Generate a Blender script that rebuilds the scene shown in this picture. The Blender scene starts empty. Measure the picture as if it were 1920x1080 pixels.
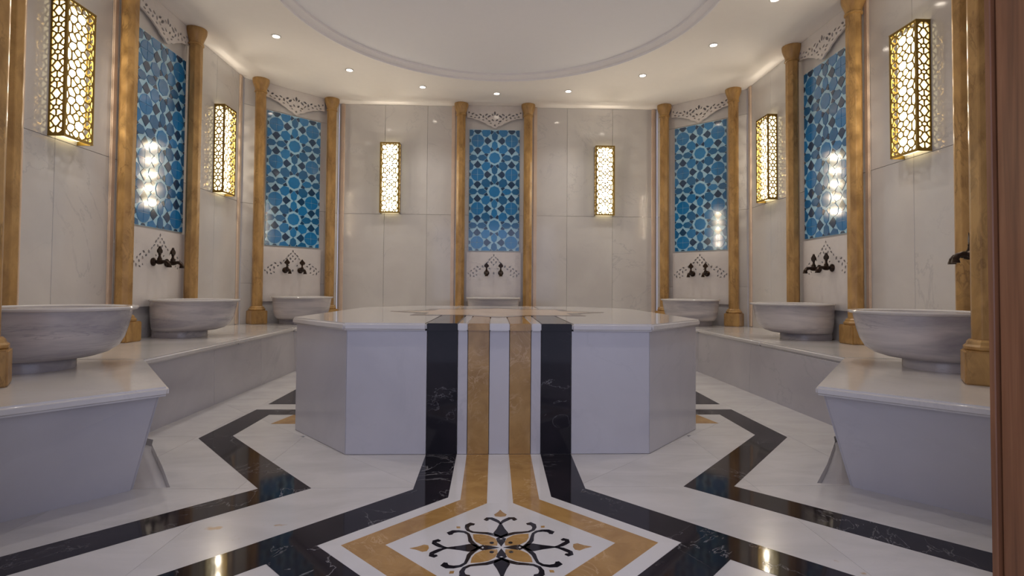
import bpy, bmesh, math, random
from mathutils import Vector, Matrix
random.seed(7)
PI = math.pi
S = bpy.context.scene
COL = S.collection

# ------------------------------------------------------------------ camera
def make_camera():
    yaw, pit, rol = 0.03332, 0.02511, 0.0073
    fwd = Vector((math.sin(yaw) * math.cos(pit), math.cos(yaw) * math.cos(pit), math.sin(pit)))
    r0 = Vector((math.cos(yaw), -math.sin(yaw), 0))
    u0 = r0.cross(fwd)
    c, s = math.cos(rol), math.sin(rol)
    r = c * r0 + s * u0
    u = c * u0 - s * r0
    cd = bpy.data.cameras.new('camera')
    cd.sensor_width = 36.0
    cd.lens = 1000.0 / 1920 * 36
    cd.shift_y = (516.62 - 540) / 1920
    cd.clip_start = 0.02
    co = bpy.data.objects.new('camera', cd)
    co.matrix_world = Matrix(((r.x, u.x, -fwd.x, -0.0356), (r.y, u.y, -fwd.y, 0), (r.z, u.z, -fwd.z, 1.0), (0, 0, 0, 1)))
    COL.objects.link(co)
    S.camera = co
make_camera()

# ------------------------------------------------------------------ world, light levels, exposure
W = bpy.data.worlds.new('world'); S.world = W; W.use_nodes = True
W.node_tree.nodes['Background'].inputs[0].default_value = (0.66, 0.70, 0.95, 1)
W.node_tree.nodes['Background'].inputs[1].default_value = 0.48
S.view_settings.view_transform = 'Standard'
S.view_settings.look = 'None'
S.view_settings.gamma = 1.0
S.view_settings.exposure = 1.35
S.view_settings.use_curve_mapping = False
S.cycles.max_bounces = 8
S.cycles.diffuse_bounces = 5
S.cycles.glossy_bounces = 4
S.cycles.caustics_reflective = False
S.cycles.caustics_refractive = False
S.cycles.sample_clamp_indirect = 4.0
S.cycles.use_denoising = True
LAMP_EMIT = 1.1
BULB_W = 2.0
SPOT_W = 7.0
SPOT_EMIT = 8.0

# ------------------------------------------------------------------ materials
def new_mat(name):
    m = bpy.data.materials.new(name); m.use_nodes = True
    nt = m.node_tree; b = nt.nodes['Principled BSDF']
    return m, nt, b
def coords(nt, scale=(1, 1, 1), rnd=True):
    tc = nt.nodes.new('ShaderNodeTexCoord')
    mp = nt.nodes.new('ShaderNodeMapping'); mp.inputs['Scale'].default_value = scale
    nt.links.new(tc.outputs['Object'], mp.inputs['Vector'])
    if rnd:
        oi = nt.nodes.new('ShaderNodeObjectInfo')
        mu = nt.nodes.new('ShaderNodeMath'); mu.operation = 'MULTIPLY'; mu.inputs[1].default_value = 37.0
        nt.links.new(oi.outputs['Random'], mu.inputs[0])
        cb = nt.nodes.new('ShaderNodeCombineXYZ')
        for k in range(3): nt.links.new(mu.outputs[0], cb.inputs[k])
        nt.links.new(cb.outputs[0], mp.inputs['Location'])
    return mp.outputs[0]
def noise(nt, vec, scale, detail=4, dist=0.0, rough=0.55):
    n = nt.nodes.new('ShaderNodeTexNoise')
    n.inputs['Scale'].default_value = scale; n.inputs['Detail'].default_value = detail
    n.inputs['Distortion'].default_value = dist; n.inputs['Roughness'].default_value = rough
    nt.links.new(vec, n.inputs['Vector'])
    return n.outputs['Fac']
def ramp(nt, fac, stops, interp='LINEAR'):
    r = nt.nodes.new('ShaderNodeValToRGB'); r.color_ramp.interpolation = interp
    e = r.color_ramp.elements
    while len(e) < len(stops): e.new(0.5)
    for k, (p, c) in enumerate(stops):
        e[k].position = p; e[k].color = (c[0], c[1], c[2], 1) if isinstance(c, tuple) else (c, c, c, 1)
    nt.links.new(fac, r.inputs[0])
    return r.outputs[0]
def mixc(nt, fac, a, b, mode='MIX'):
    m = nt.nodes.new('ShaderNodeMix'); m.data_type = 'RGBA'; m.blend_type = mode
    for sock, v in ((m.inputs[0], fac), (m.inputs[6], a), (m.inputs[7], b)):
        if isinstance(v, (int, float)): sock.default_value = v
        elif isinstance(v, tuple): sock.default_value = (*v, 1)
        else: nt.links.new(v, sock)
    return m.outputs[2]
def marble(name, base, cloud, vein, vscale=1.3, rough=0.12, vwidth=0.02, vstr=0.6, stretch=(1, 1, 1), coat=0.0, bump=0.0):
    m, nt, b = new_mat(name)
    v = coords(nt, stretch)
    cl = ramp(nt, noise(nt, v, vscale * 1.2, 5, 0.6), [(0.35, 0.0), (0.7, 1.0)])
    c1 = mixc(nt, cl, base, cloud)
    nv = noise(nt, v, vscale, 6, 1.6, 0.6)
    vm = ramp(nt, nv, [(0.5 - vwidth, 0.0), (0.5, vstr), (0.5 + vwidth, 0.0)])
    msk = ramp(nt, noise(nt, v, vscale * 0.8, 2), [(0.45, 0.0), (0.65, 1.0)])
    mm = nt.nodes.new('ShaderNodeMath'); mm.operation = 'MULTIPLY'
    nt.links.new(vm, mm.inputs[0]); nt.links.new(msk, mm.inputs[1])
    col = mixc(nt, mm.outputs[0], c1, vein)
    nt.links.new(col, b.inputs['Base Color'])
    b.inputs['Roughness'].default_value = rough
    b.inputs['Coat Weight'].default_value = coat
    b.inputs['Coat Roughness'].default_value = 0.05
    return m
def plain(name, color, rough=0.5, metal=0.0, emit=None, coat=0.0, mott=0.92):
    m, nt, b = new_mat(name)
    v = coords(nt)
    n = noise(nt, v, 14, 3)
    dark = tuple(c * mott for c in color)
    nt.links.new(mixc(nt, ramp(nt, n, [(0.3, 0.0), (0.7, 1.0)]), color, dark), b.inputs['Base Color'])
    b.inputs['Roughness'].default_value = rough; b.inputs['Metallic'].default_value = metal
    b.inputs['Coat Weight'].default_value = coat
    b.inputs['Coat Roughness'].default_value = 0.06
    if emit:
        b.inputs['Emission Color'].default_value = (*emit[0], 1); b.inputs['Emission Strength'].default_value = emit[1]
    return m
M = {}
M['wall'] = marble('wall_marble', (0.62, 0.60, 0.58), (0.54, 0.52, 0.51), (0.36, 0.36, 0.38), 1.1, 0.09, 0.012, 0.5)
M['niche'] = marble('niche_marble', (0.70, 0.66, 0.63), (0.62, 0.58, 0.56), (0.45, 0.44, 0.44), 1.5, 0.14, 0.01, 0.3)
M['body'] = marble('panel_marble', (0.54, 0.525, 0.55), (0.46, 0.445, 0.475), (0.34, 0.34, 0.37), 1.0, 0.2, 0.016, 0.3)
M['slab'] = marble('slab_marble', (0.63, 0.605, 0.595), (0.55, 0.53, 0.52), (0.42, 0.42, 0.43), 1.3, 0.10, 0.012, 0.35)
M['floor'] = marble('floor_marble', (0.57, 0.555, 0.555), (0.48, 0.465, 0.465), (0.48, 0.47, 0.48), 1.8, 0.2, 0.012, 0.35, (1, 2.4, 1))
M['floor'].node_tree.nodes['Principled BSDF'].inputs['Specular IOR Level'].default_value = 0.35
def floor_stains():
    m = M['floor']; nt = m.node_tree; b = nt.nodes['Principled BSDF']
    src = b.inputs['Base Color'].links[0].from_socket
    tc = nt.nodes.new('ShaderNodeTexCoord')
    col = src
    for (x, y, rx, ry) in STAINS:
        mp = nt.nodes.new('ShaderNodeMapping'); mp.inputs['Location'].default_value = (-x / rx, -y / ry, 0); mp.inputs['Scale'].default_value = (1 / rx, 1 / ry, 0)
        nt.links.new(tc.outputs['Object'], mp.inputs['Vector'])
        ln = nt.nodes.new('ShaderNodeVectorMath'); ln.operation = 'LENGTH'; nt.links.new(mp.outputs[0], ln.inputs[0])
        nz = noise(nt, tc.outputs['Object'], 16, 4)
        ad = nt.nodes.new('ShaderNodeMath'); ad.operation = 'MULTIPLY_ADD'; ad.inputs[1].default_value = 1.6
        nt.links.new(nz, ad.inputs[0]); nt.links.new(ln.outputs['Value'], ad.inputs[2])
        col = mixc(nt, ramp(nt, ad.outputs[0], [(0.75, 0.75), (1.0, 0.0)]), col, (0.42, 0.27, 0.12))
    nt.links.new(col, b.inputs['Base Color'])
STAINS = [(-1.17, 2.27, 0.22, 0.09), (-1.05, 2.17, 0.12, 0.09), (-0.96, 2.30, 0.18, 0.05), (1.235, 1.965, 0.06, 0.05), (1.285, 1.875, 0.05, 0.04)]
floor_stains()
M['inlay_white'] = marble('inlay_white_marble', (0.64, 0.625, 0.63), (0.58, 0.57, 0.57), (0.5, 0.5, 0.5), 2, 0.08, 0.008, 0.25)
M['basin'] = marble('basin_marble', (0.60, 0.565, 0.565), (0.30, 0.29, 0.33), (0.26, 0.25, 0.29), 1.4, 0.22, 0.02, 0.6, (0.8, 0.8, 5.5))
M['black'] = marble('black_marble', (0.010, 0.009, 0.012), (0.022, 0.017, 0.022), (0.45, 0.44, 0.46), 2.2, 0.06, 0.006, 0.55)
M['black'].node_tree.nodes['Principled BSDF'].inputs['Specular IOR Level'].default_value = 0.22
M['ochre'] = marble('ochre_marble', (0.42, 0.245, 0.082), (0.30, 0.165, 0.05), (0.62, 0.42, 0.22), 7, 0.12, 0.03, 0.6)
M['brown'] = marble('brown_marble', (0.16, 0.11, 0.09), (0.10, 0.07, 0.06), (0.4, 0.33, 0.28), 3, 0.08, 0.01, 0.4)
M['yellow'] = marble('yellow_marble', (0.50, 0.30, 0.105), (0.30, 0.165, 0.052), (0.18, 0.095, 0.03), 9, 0.34, 0.05, 0.75, (1, 1, 0.45))
M['cream'] = marble('cream_onyx', (0.72, 0.58, 0.46), (0.64, 0.50, 0.39), (0.5, 0.38, 0.28), 4, 0.15, 0.02, 0.3)
M['ceiling'] = plain('ceiling_plaster', (0.86, 0.82, 0.78), 0.85, mott=0.985)
M['disc'] = plain('ceiling_tray_plaster', (0.78, 0.78, 0.82), 0.85, mott=0.99)
M['cornice'] = plain('cornice_plaster', (0.82, 0.80, 0.81), 0.8, mott=0.99)
M['grout'] = plain('grout', (0.42, 0.40, 0.38), 0.8)
M['gold'] = plain('gold_metal', (0.32, 0.215, 0.06), 0.35, 1.0)
M['bronze'] = plain('dark_bronze', (0.035, 0.022, 0.016), 0.3, 0.8)
M['strap'] = plain('pale_aqua_glaze', (0.36, 0.62, 0.78), 0.12, 0, None, 0.8)
M['diffuser'] = plain('lamp_diffuser', (0.9, 0.85, 0.7), 0.5, 0, ((1.0, 0.83, 0.46), LAMP_EMIT))
M['bulb'] = plain('downlight_lens', (0.9, 0.9, 0.9), 0.4, 0, ((1.0, 0.87, 0.72), SPOT_EMIT))
M['tile_a'] = plain('blue_glaze', (0.008, 0.185, 0.460), 0.10, 0, None, 1.0)
M['tile_b'] = plain('teal_glaze', (0.006, 0.125, 0.310), 0.10, 0, None, 1.0)
M['tile_c'] = plain('navy_glaze', (0.005, 0.045, 0.120), 0.10, 0, None, 1.0)
M['spot_ring'] = plain('white_metal', (0.7, 0.68, 0.66), 0.4)
def wood_mat():
    m, nt, b = new_mat('varnished_wood')
    v = coords(nt, (28, 28, 1.1), False)
    n = noise(nt, v, 1.0, 5, 0.4)
    nt.links.new(ramp(nt, n, [(0.3, (0.13, 0.052, 0.024)), (0.55, (0.25, 0.11, 0.052)), (0.75, (0.34, 0.16, 0.08))]), b.inputs['Base Color'])
    b.inputs['Roughness'].default_value = 0.4
    return m
M['wood'] = wood_mat()

# ------------------------------------------------------------------ helpers
def link(name, me, mat=None, parent=None):
    if mat is not None and not me.materials: me.materials.append(M[mat])
    o = bpy.data.objects.new(name, me); COL.objects.link(o)
    if parent is not None: o.parent = parent
    return o
def empty(name, label, cat, loc=(0, 0, 0), rz=0.0, group=None):
    o = bpy.data.objects.new(name, None); COL.objects.link(o)
    o.empty_display_size = 0.1
    o.location = loc; o.rotation_euler = (0, 0, rz)
    o['label'] = label; o['category'] = cat
    if group: o['group'] = group
    return o
def struct(o):
    o['kind'] = 'structure'; return o
def copy_tree(o, parent=None):
    c = o.copy(); COL.objects.link(c)
    if parent is not None:
        c.parent = parent
    for ch in list(o.children): copy_tree(ch, c)
    return c
class MB:
    def __init__(s): s.v = []; s.f = []
    def add(s, vs, fs):
        n = len(s.v); s.v += [tuple(p) for p in vs]; s.f += [tuple(i + n for i in f) for f in fs]; return s
    def box(s, x0, x1, y0, y1, z0, z1):
        return s.add([(x0, y0, z0), (x1, y0, z0), (x1, y1, z0), (x0, y1, z0), (x0, y0, z1), (x1, y0, z1), (x1, y1, z1), (x0, y1, z1)],
                     [(0, 3, 2, 1), (4, 5, 6, 7), (0, 1, 5, 4), (1, 2, 6, 5), (2, 3, 7, 6), (3, 0, 4, 7)])
    def prism(s, poly, z0, z1):
        if area(poly) < 0: poly = poly[::-1]
        n = len(poly)
        return s.add([(p[0], p[1], z0) for p in poly] + [(p[0], p[1], z1) for p in poly],
                     [tuple(range(n))[::-1], tuple(range(n, 2 * n))] + [(i, (i + 1) % n, (i + 1) % n + n, i + n) for i in range(n)])
    def loft(s, a, b):      # two lists of 3D points with equal count, a bottom, b top (counter-clockwise)
        n = len(a)
        return s.add(list(a) + list(b), [tuple(range(n))[::-1], tuple(range(n, 2 * n))] + [(i, (i + 1) % n, (i + 1) % n + n, i + n) for i in range(n)])
    def rings(s, rings, cap0=True, cap1=True):
        n = len(rings[0]); vs = [p for r in rings for p in r]; fs = []
        for k in range(len(rings) - 1):
            for i in range(n):
                j = (i + 1) % n
                fs.append((k * n + i, k * n + j, (k + 1) * n + j, (k + 1) * n + i))
        if cap0: fs.append(tuple(range(n))[::-1])
        if cap1: fs.append(tuple(range((len(rings) - 1) * n, len(rings) * n)))
        return s.add(vs, fs)
    def lathe(s, prof, seg=24, cx=0, cy=0, phase=0.0, cap=True):
        return s.rings([[(cx + r * math.cos(phase + 2 * PI * i / seg), cy + r * math.sin(phase + 2 * PI * i / seg), z) for i in range(seg)] for r, z in prof], cap, cap)
    def tube(s, pts, rad, seg=10):
        pts = [Vector(p) for p in pts]; rs = rad if isinstance(rad, list) else [rad] * len(pts)
        R = []
        up = Vector((0.3, 0.2, 0.93)).normalized()
        for k, p in enumerate(pts):
            t = (pts[min(k + 1, len(pts) - 1)] - pts[max(k - 1, 0)]).normalized()
            a = t.cross(up)
            if a.length < 0.1: a = t.cross(Vector((1, 0, 0)))
            a.normalize(); b = t.cross(a)
            R.append([tuple(p + rs[k] * (math.cos(2 * PI * i / seg) * a + math.sin(2 * PI * i / seg) * b)) for i in range(seg)])
        return s.rings(R)
    def mesh(s, name, smooth=False, bevel=0.0, seg=1):
        me = bpy.data.meshes.new(name); me.from_pydata(s.v, [], s.f)
        bm = bmesh.new(); bm.from_mesh(me)
        if bevel > 0:
            es = [e for e in bm.edges if len(e.link_faces) == 2 and e.calc_face_angle(0) > 0.35]
            bmesh.ops.bevel(bm, geom=es, offset=bevel, segments=seg, affect='EDGES', clamp_overlap=True)
        bmesh.ops.recalc_face_normals(bm, faces=bm.faces)
        bm.to_mesh(me); bm.free()
        if smooth:
            me.polygons.foreach_set('use_smooth', [True] * len(me.polygons))
            try: me.set_sharp_from_angle(angle=math.radians(38))
            except Exception: pass
        me.update()
        return me
    def build(s, name, mat, parent=None, smooth=False, bevel=0.0, seg=1):
        return link(name, s.mesh(name, smooth, bevel, seg), mat, parent)
def area(p):
    return 0.5 * sum(p[i][0] * p[(i + 1) % len(p)][1] - p[(i + 1) % len(p)][0] * p[i][1] for i in range(len(p)))
def centroid(p):
    a = area(p)
    if abs(a) < 1e-12: return (sum(q[0] for q in p) / len(p), sum(q[1] for q in p) / len(p))
    cx = cy = 0
    for i in range(len(p)):
        q = p[(i + 1) % len(p)]; k = p[i][0] * q[1] - q[0] * p[i][1]
        cx += (p[i][0] + q[0]) * k; cy += (p[i][1] + q[1]) * k
    return (cx / 6 / a, cy / 6 / a)
def clip(poly, nx, ny, d):          # keep nx*x + ny*y <= d
    out = []
    for i in range(len(poly)):
        a, b = poly[i], poly[(i + 1) % len(poly)]
        da = nx * a[0] + ny * a[1] - d; db = nx * b[0] + ny * b[1] - d
        if da <= 0: out.append(a)
        if (da < 0 < db) or (db < 0 < da):
            t = da / (da - db); out.append((a[0] + t * (b[0] - a[0]), a[1] + t * (b[1] - a[1])))
    return out
def inset(poly, w):                 # convex polygon moved inwards
    if area(poly) < 0: poly = poly[::-1]
    out = list(poly); n = len(poly)
    for i in range(n):
        a, b = poly[i], poly[(i + 1) % n]
        dx, dy = b[0] - a[0], b[1] - a[1]; L = math.hypot(dx, dy)
        if L < 1e-6: continue
        nx, ny = dy / L, -dx / L
        out = clip(out, nx, ny, nx * a[0] + ny * a[1] - w)
        if len(out) < 3: return []
    # drop doubles
    res = []
    for p in out:
        if not res or math.hypot(p[0] - res[-1][0], p[1] - res[-1][1]) > 1e-4: res.append(p)
    return res if len(res) >= 3 and abs(area(res)) > 1e-6 else []
def chaikin(p, n=1):
    for _ in range(n):
        q = []
        for i in range(len(p)):
            a, b = p[i], p[(i + 1) % len(p)]
            q += [(0.78 * a[0] + 0.22 * b[0], 0.78 * a[1] + 0.22 * b[1]), (0.22 * a[0] + 0.78 * b[0], 0.22 * a[1] + 0.78 * b[1])]
        p = q
    return p
def voronoi(sites, rect):           # sites (x, y, weight, tag) -> [(tag, polygon)]
    x0, x1, y0, y1 = rect; out = []
    for i, s in enumerate(sites):
        poly = [(x0, y0), (x1, y0), (x1, y1), (x0, y1)]
        for j, t in enumerate(sites):
            if i == j: continue
            dx, dy = t[0] - s[0], t[1] - s[1]
            if dx * dx + dy * dy > 0.25: continue
            d = (t[0] ** 2 + t[1] ** 2 - s[0] ** 2 - s[1] ** 2 + s[2] - t[2]) / 2
            poly = clip(poly, dx, dy, d)
            if len(poly) < 3: break
        if len(poly) >= 3: out.append((s, poly))
    return out
def plate(name, outline, holes, thick, smooth=False):
    """flat pierced plate in the local XZ plane, front face at y=-thick; holes are real openings"""
    cu = bpy.data.curves.new(name, 'CURVE'); cu.dimensions = '2D'; cu.fill_mode = 'BOTH'; cu.extrude = thick / 2
    for p in [outline] + holes:
        sp = cu.splines.new('POLY'); sp.points.add(len(p) - 1)
        for k, q in enumerate(p): sp.points[k].co = (q[0], q[1], 0, 1)
        sp.use_cyclic_u = True
    ob = bpy.data.objects.new(name, cu)
    me = bpy.data.meshes.new_from_object(ob); me.name = name
    bpy.data.objects.remove(ob); bpy.data.curves.remove(cu)
    for v in me.vertices:
        x, y, z = v.co; v.co = (x, -thick / 2 - z, y)
    bm = bmesh.new(); bm.from_mesh(me); bmesh.ops.recalc_face_normals(bm, faces=bm.faces); bm.to_mesh(me); bm.free()
    me.materials.clear()
    return me
def ribbon(pts, ws):
    L = []; R = []
    for k, p in enumerate(pts):
        a = pts[max(k - 1, 0)]; b = pts[min(k + 1, len(pts) - 1)]
        dx, dy = b[0] - a[0], b[1] - a[1]; l = math.hypot(dx, dy) or 1
        w = ws[k] / 2
        L.append((p[0] - dy / l * w, p[1] + dx / l * w)); R.append((p[0] + dy / l * w, p[1] - dx / l * w))
    return L + R[::-1]

# ------------------------------------------------------------------ setting: ceiling
ZC = 3.74
CX, CY = -0.02, 4.86
def ceiling():
    R = 2.08
    seg = 96
    outer = []
    for i in range(seg):
        a = 2 * PI * i / seg; c, s_ = math.cos(a), math.sin(a)
        k = min(3.75 / max(abs(c), 1e-6), (3.55 if s_ > 0 else 3.3) / max(abs(s_), 1e-6))
        outer.append((CX + c * k, CY + s_ * k))
    inner = [(CX + R * math.cos(2 * PI * i / seg), CY + R * math.sin(2 * PI * i / seg)) for i in range(seg)]
    mb = MB()
    n = seg
    vs = [(p[0], p[1], ZC) for p in inner] + [(p[0], p[1], ZC) for p in outer] + [(p[0], p[1], ZC + 0.12) for p in inner] + [(p[0], p[1], ZC + 0.12) for p in outer]
    fs = []
    for i in range(n):
        j = (i + 1) % n
        fs += [(i, n + i, n + j, j), (2 * n + i, 2 * n + j, 3 * n + j, 3 * n + i), (n + i, 3 * n + i, 3 * n + j, n + j)]
        fs += [(i, j, 2 * n + j, 2 * n + i)]
    mb.add(vs, fs)
    c = struct(mb.build('ceiling', 'ceiling'))
    t = MB().lathe([(R - 0.03, ZC + 0.055), (R - 0.03, ZC + 0.10)], 96, CX, CY)
    t.build('ceiling_disc', 'disc', c)
    prof = [(R + 0.012, ZC - 0.012), (R + 0.012, ZC + 0.012), (R - 0.0, ZC + 0.02), (R - 0.02, ZC + 0.035), (R - 0.045, ZC + 0.04), (R - 0.055, ZC + 0.056), (R - 0.08, ZC + 0.058)]
    m2 = MB().rings([[(CX + r * math.cos(2 * PI * i / 96), CY + r * math.sin(2 * PI * i / 96), z) for i in range(96)] for r, z in
                     [(R + 0.02, ZC), (R + 0.018, ZC - 0.014), (R + 0.0, ZC - 0.016), (R - 0.006, ZC + 0.006), (R - 0.028, ZC + 0.010), (R - 0.05, ZC + 0.03), (R - 0.072, ZC + 0.034), (R - 0.078, ZC + 0.056)]], False, False)
    o = m2.build('trim_1', 'cornice', None, True)
    struct(o)
    MB().box(-3.4, 3.4, -0.9, 1.60, 2.9, 3.0).build('entrance_ceiling', 'ceiling', c)
ceiling()

# ------------------------------------------------------------------ setting: walls, clad in marble panels
def wall(name, a, b, zj, xj, z0=0.0, z1=ZC, mat='wall', thick=0.12):
    """wall from a to b (left to right seen from the room); joints xj along it, zj up it"""
    L = math.hypot(b[0] - a[0], b[1] - a[1]); rz = math.atan2(b[1] - a[1], b[0] - a[0])
    w = MB().box(0, L, 0.016, thick, z0, z1).build(name, 'grout')
    w.location = (a[0], a[1], 0); w.rotation_euler = (0, 0, rz); struct(w)
    xs = [0.0] + xj + [L]; zs = [z0] + zj + [z1]
    for i in range(len(xs) - 1):
        for k in range(len(zs) - 1):
            MB().box(xs[i] + 0.0015, xs[i + 1] - 0.0015, 0.0, 0.02, zs[k] + 0.0015, zs[k + 1] - 0.0015).build('marble_panel', mat, w, False, 0.002)
    return w
wall('wall_far', (-2.36, 7.97), (2.42, 7.97), [2.10], [0.68, 1.31, 1.815, 2.815, 3.41, 4.10])
wall('wall_far_left', (-3.33, 7.03), (-2.36, 7.97), [1.05, 2.10, 3.40], [])
wall('wall_far_right', (2.42, 7.97), (3.38, 7.07), [1.05, 2.10, 3.40], [])
wall('wall_left', (-3.33, 3.56), (-3.33, 7.03), [2.10], [0.52, 1.17, 2.17, 2.80])
wall('wall_right', (3.38, 7.07), (3.38, 3.62), [2.10], [0.60, 1.22, 2.22, 2.85])
wall('wall_near_left', (-2.50, 2.46), (-3.33, 3.56), [2.10], [])
wall('wall_near_right', (3.38, 3.62), (2.63, 2.62), [2.10], [])
wall('wall_left_pier', (-2.72, 1.75), (-2.50, 2.46), [2.10], [])
wall('wall_right_pier', (2.63, 2.62), (2.78, 1.75), [2.10], [])
wall('wall_near_doorway_left', (-1.72, 1.75), (-2.72, 1.75), [2.10], [])
wall('wall_near_doorway_right', (2.78, 1.75), (1.70, 1.75), [2.10], [])
wall('wall_near_lintel', (1.66, 1.75), (-1.66, 1.75), [], [], 2.95, ZC)

# wooden door frame in the near doorway
def door():
    d = struct(MB().box(1.660, 1.90, 1.30, 1.74, 0.0, 2.95).build('door_1', 'wood', None, False, 0.006, 2))
    MB().box(1.647, 1.70, 1.742, 1.765, 0.0, 2.95).build('architrave', 'wood', d, False, 0.003)
    MB().box(-1.90, -1.70, 1.30, 1.74, 0.0, 2.95).build('door_jamb', 'wood', d, False, 0.006)
    MB().box(-1.70, 1.675, 1.46, 1.74, 2.87, 2.95).build('door_head', 'wood', d, False, 0.006)
door()

# cream strips flanking the niches
def strips():
    k = 1
    spots = [(-3.33, 4.665, 90), (-3.33, 5.98, 90), (3.38, 4.74, -90), (3.38, 5.98, -90),
             (-0.66, 7.97, 0), (0.565, 7.97, 0), (-2.30, 7.97, 0), (2.36, 7.97, 0), (-3.33, 6.93, 90), (3.38, 6.97, -90), (-3.33, 3.77, 90), (3.38, 3.80, -90)]
    for x, y, a in spots:
        k += 1
        o = MB().box(-0.028, 0.028, -0.02, 0.005, 0.524, ZC - 0.002).build('trim_%d' % k, 'cream', None, True, 0.008, 2)
        o.location = (x, y, 0); o.rotation_euler = (0, 0, math.radians(a)); struct(o)
strips()

# ------------------------------------------------------------------ setting: floor of white slabs with black and ochre strips
NOTCH_L = [(-1.64, 2.735), (-1.90, 3.05), (-2.19, 3.45), (-2.25, 3.56)]
def floor():
    fl = MB().prism([(-3.6, -0.9), (3.6, -0.9), (3.6, 8.1), (-3.6, 8.1)], -0.10, -0.045).build('floor', 'body')
    struct(fl)
    F = [(-3.4, -0.8), (3.4, -0.8), (3.4, 1.5), (2.75, 1.80), (1.86, 2.715), (1.655, 2.75), (1.90, 3.05), (2.24, 3.50), (2.31, 3.62), (2.56, 3.8), (2.58, 6.6),
         (1.8, 7.5), (-1.8, 7.5), (-2.52, 6.6), (-2.50, 3.72), (-2.25, 3.58), (-2.19, 3.47), (-1.87, 3.05), (-1.64, 2.735), (-1.85, 2.715), (-2.72, 1.80), (-3.4, 1.5)]
    bm = bmesh.new()
    f = bm.faces.new([bm.verts.new((p[0], p[1], 0)) for p in F])
    cuts = [((0, 2.715), (0, 1)), ((0, 1.2), (0, 1)), ((0, 4.86), (0, 1)), ((0, 3.66), (0, 1)), ((0, 0), (1, 0)), ((-0.92, 3.25), (1, 1)), ((0.92, 3.25), (-1, 1)),
            ((-1.3, 0), (1, 0)), ((1.3, 0), (1, 0)), ((0, 6.6), (0, 1)), ((-2.0, 0), (1, 0)), ((2.0, 0), (1, 0))]
    for (px, py), (nx, ny) in cuts:
        bmesh.ops.bisect_plane(bm, geom=bm.verts[:] + bm.edges[:] + bm.faces[:], plane_co=(px, py, 0), plane_no=Vector((nx, ny, 0)).normalized())
    polys = [[(v.co.x, v.co.y) for v in fc.verts] for fc in bm.faces]
    bm.free()
    for p in polys:
        if abs(area(p)) < 0.004: continue
        c = centroid(p)
        q = []
        for x, y in p:
            d = math.hypot(x - c[0], y - c[1]); k = 1 - 0.0012 / max(d, 0.01)
            q.append((c[0] + (x - c[0]) * k, c[1] + (y - c[1]) * k))
        me = MB().prism(q, -0.045, 0.0)
        me.build('floor_slab', 'floor', fl)
    T = 0.0012
    def piece(name, poly, mat, z1=T):
        MB().prism(poly, -0.004, z1).build(name, mat, fl)
    for s in (-1, 1):
        m = lambda P: [(s * x, y) for x, y in P]
        D = 2.115
        # black band: stripe, diagonal past the diamond, and the crossing piece
        piece('black_strip', m([(0.438, 3.247), (0.253, 3.247), (0.247, 2.585), (0.43, 2.69)]), 'black')
        piece('black_strip', m([(0.247, 2.585), (0.43, 2.69), (0.985, 2.113), (0.715, 2.115)]), 'black')
        piece('black_strip', m([(0.715, 2.115), (0.985, 2.113), (2.30, 0.80), (2.035, 0.80)]), 'black')
        piece('black_strip', m([(0.247, 1.648), (0.715, 2.115), (0.851, 1.98), (0.42, 1.548)]), 'black')
        piece('black_strip', m([(0.253, 0.6), (0.438, 0.6), (0.43, 1.542), (0.247, 1.648)]), 'black')
        # white gap and ochre band
        for sy in (1, -1):
            w = lambda P: m([(x, D + sy * (y - D)) for x, y in P])
            piece('white_strip', w([(0.193, 3.247), (0.253, 3.247), (0.247, 2.585), (0.187, 2.555)]), 'inlay_white')
            piece('white_strip', w([(0.247, 2.585), (0.712, D), (0.622, D), (0.187, 2.555)]), 'inlay_white')
            piece('ochre_strip', w([(0.193, 3.247), (0.061, 3.247), (0.061, 2.512), (0.187, 2.555)]), 'ochre')
            piece('ochre_strip', w([(0.187, 2.555), (0.061, 2.512), (0.45, D), (0.622, D)]), 'ochre')
        # zigzag band round the room
        piece('black_strip', m([(1.30, 4.447), (1.965, 4.447), (1.79, 4.268), (1.30, 4.268)]), 'black')
        piece('black_strip', m([(1.965, 4.447), (1.975, 3.607), (1.782, 3.667), (1.79, 4.268)]), 'black')
        piece('black_strip', m([(1.975, 3.607), (1.197, 2.71), (0.938, 2.713), (1.782, 3.667)]), 'black')
        piece('black_strip', m([(1.197, 2.71), (0.938, 2.713), (2.45, 1.15), (2.72, 1.15)]), 'black')
        piece('black_strip', m([(1.30, 4.65), (1.955, 4.65), (1.70, 4.83), (1.30, 4.83)]), 'black')
        piece('black_strip', m([(1.955, 4.65), (1.975, 5.6), (1.70, 5.6), (1.70, 4.83)]), 'black')
        piece('ochre_strip', m([(1.66, 3.985), (1.38, 3.985), (1.38, 4.262), (1.60, 4.262)]), 'ochre')
    piece('white_strip', [(-0.061, 3.247), (0.061, 3.247), (0.061, 2.512), (-0.061, 2.512)], 'inlay_white')
    piece('white_diamond', [(-0.45, 2.115), (-0.061, 2.512), (0.061, 2.512), (0.45, 2.115), (0.061, 1.718), (-0.061, 1.718)], 'inlay_white')
    # inlaid medallion
    MC = (0.0, 2.085); Z = 0.0022
    def rot(P, a):
        c, s_ = math.cos(a), math.sin(a)
        return [(MC[0] + c * x - s_ * y, MC[1] + s_ * x + c * y) for x, y in P]
    def mp(name, poly, mat, a): piece(name, rot(poly, a), mat, Z)
    def curl(x, y, r, a0, a1, w0, w1, n=12):
        P = []; Wd = []
        for i in range(n + 1):
            t = i / n; a = a0 + (a1 - a0) * t; rr = r * (1 - 0.45 * t)
            P.append((x + rr * math.cos(a), y + rr * math.sin(a))); Wd.append(w0 + (w1 - w0) * t)
        return ribbon(P, Wd)
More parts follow.
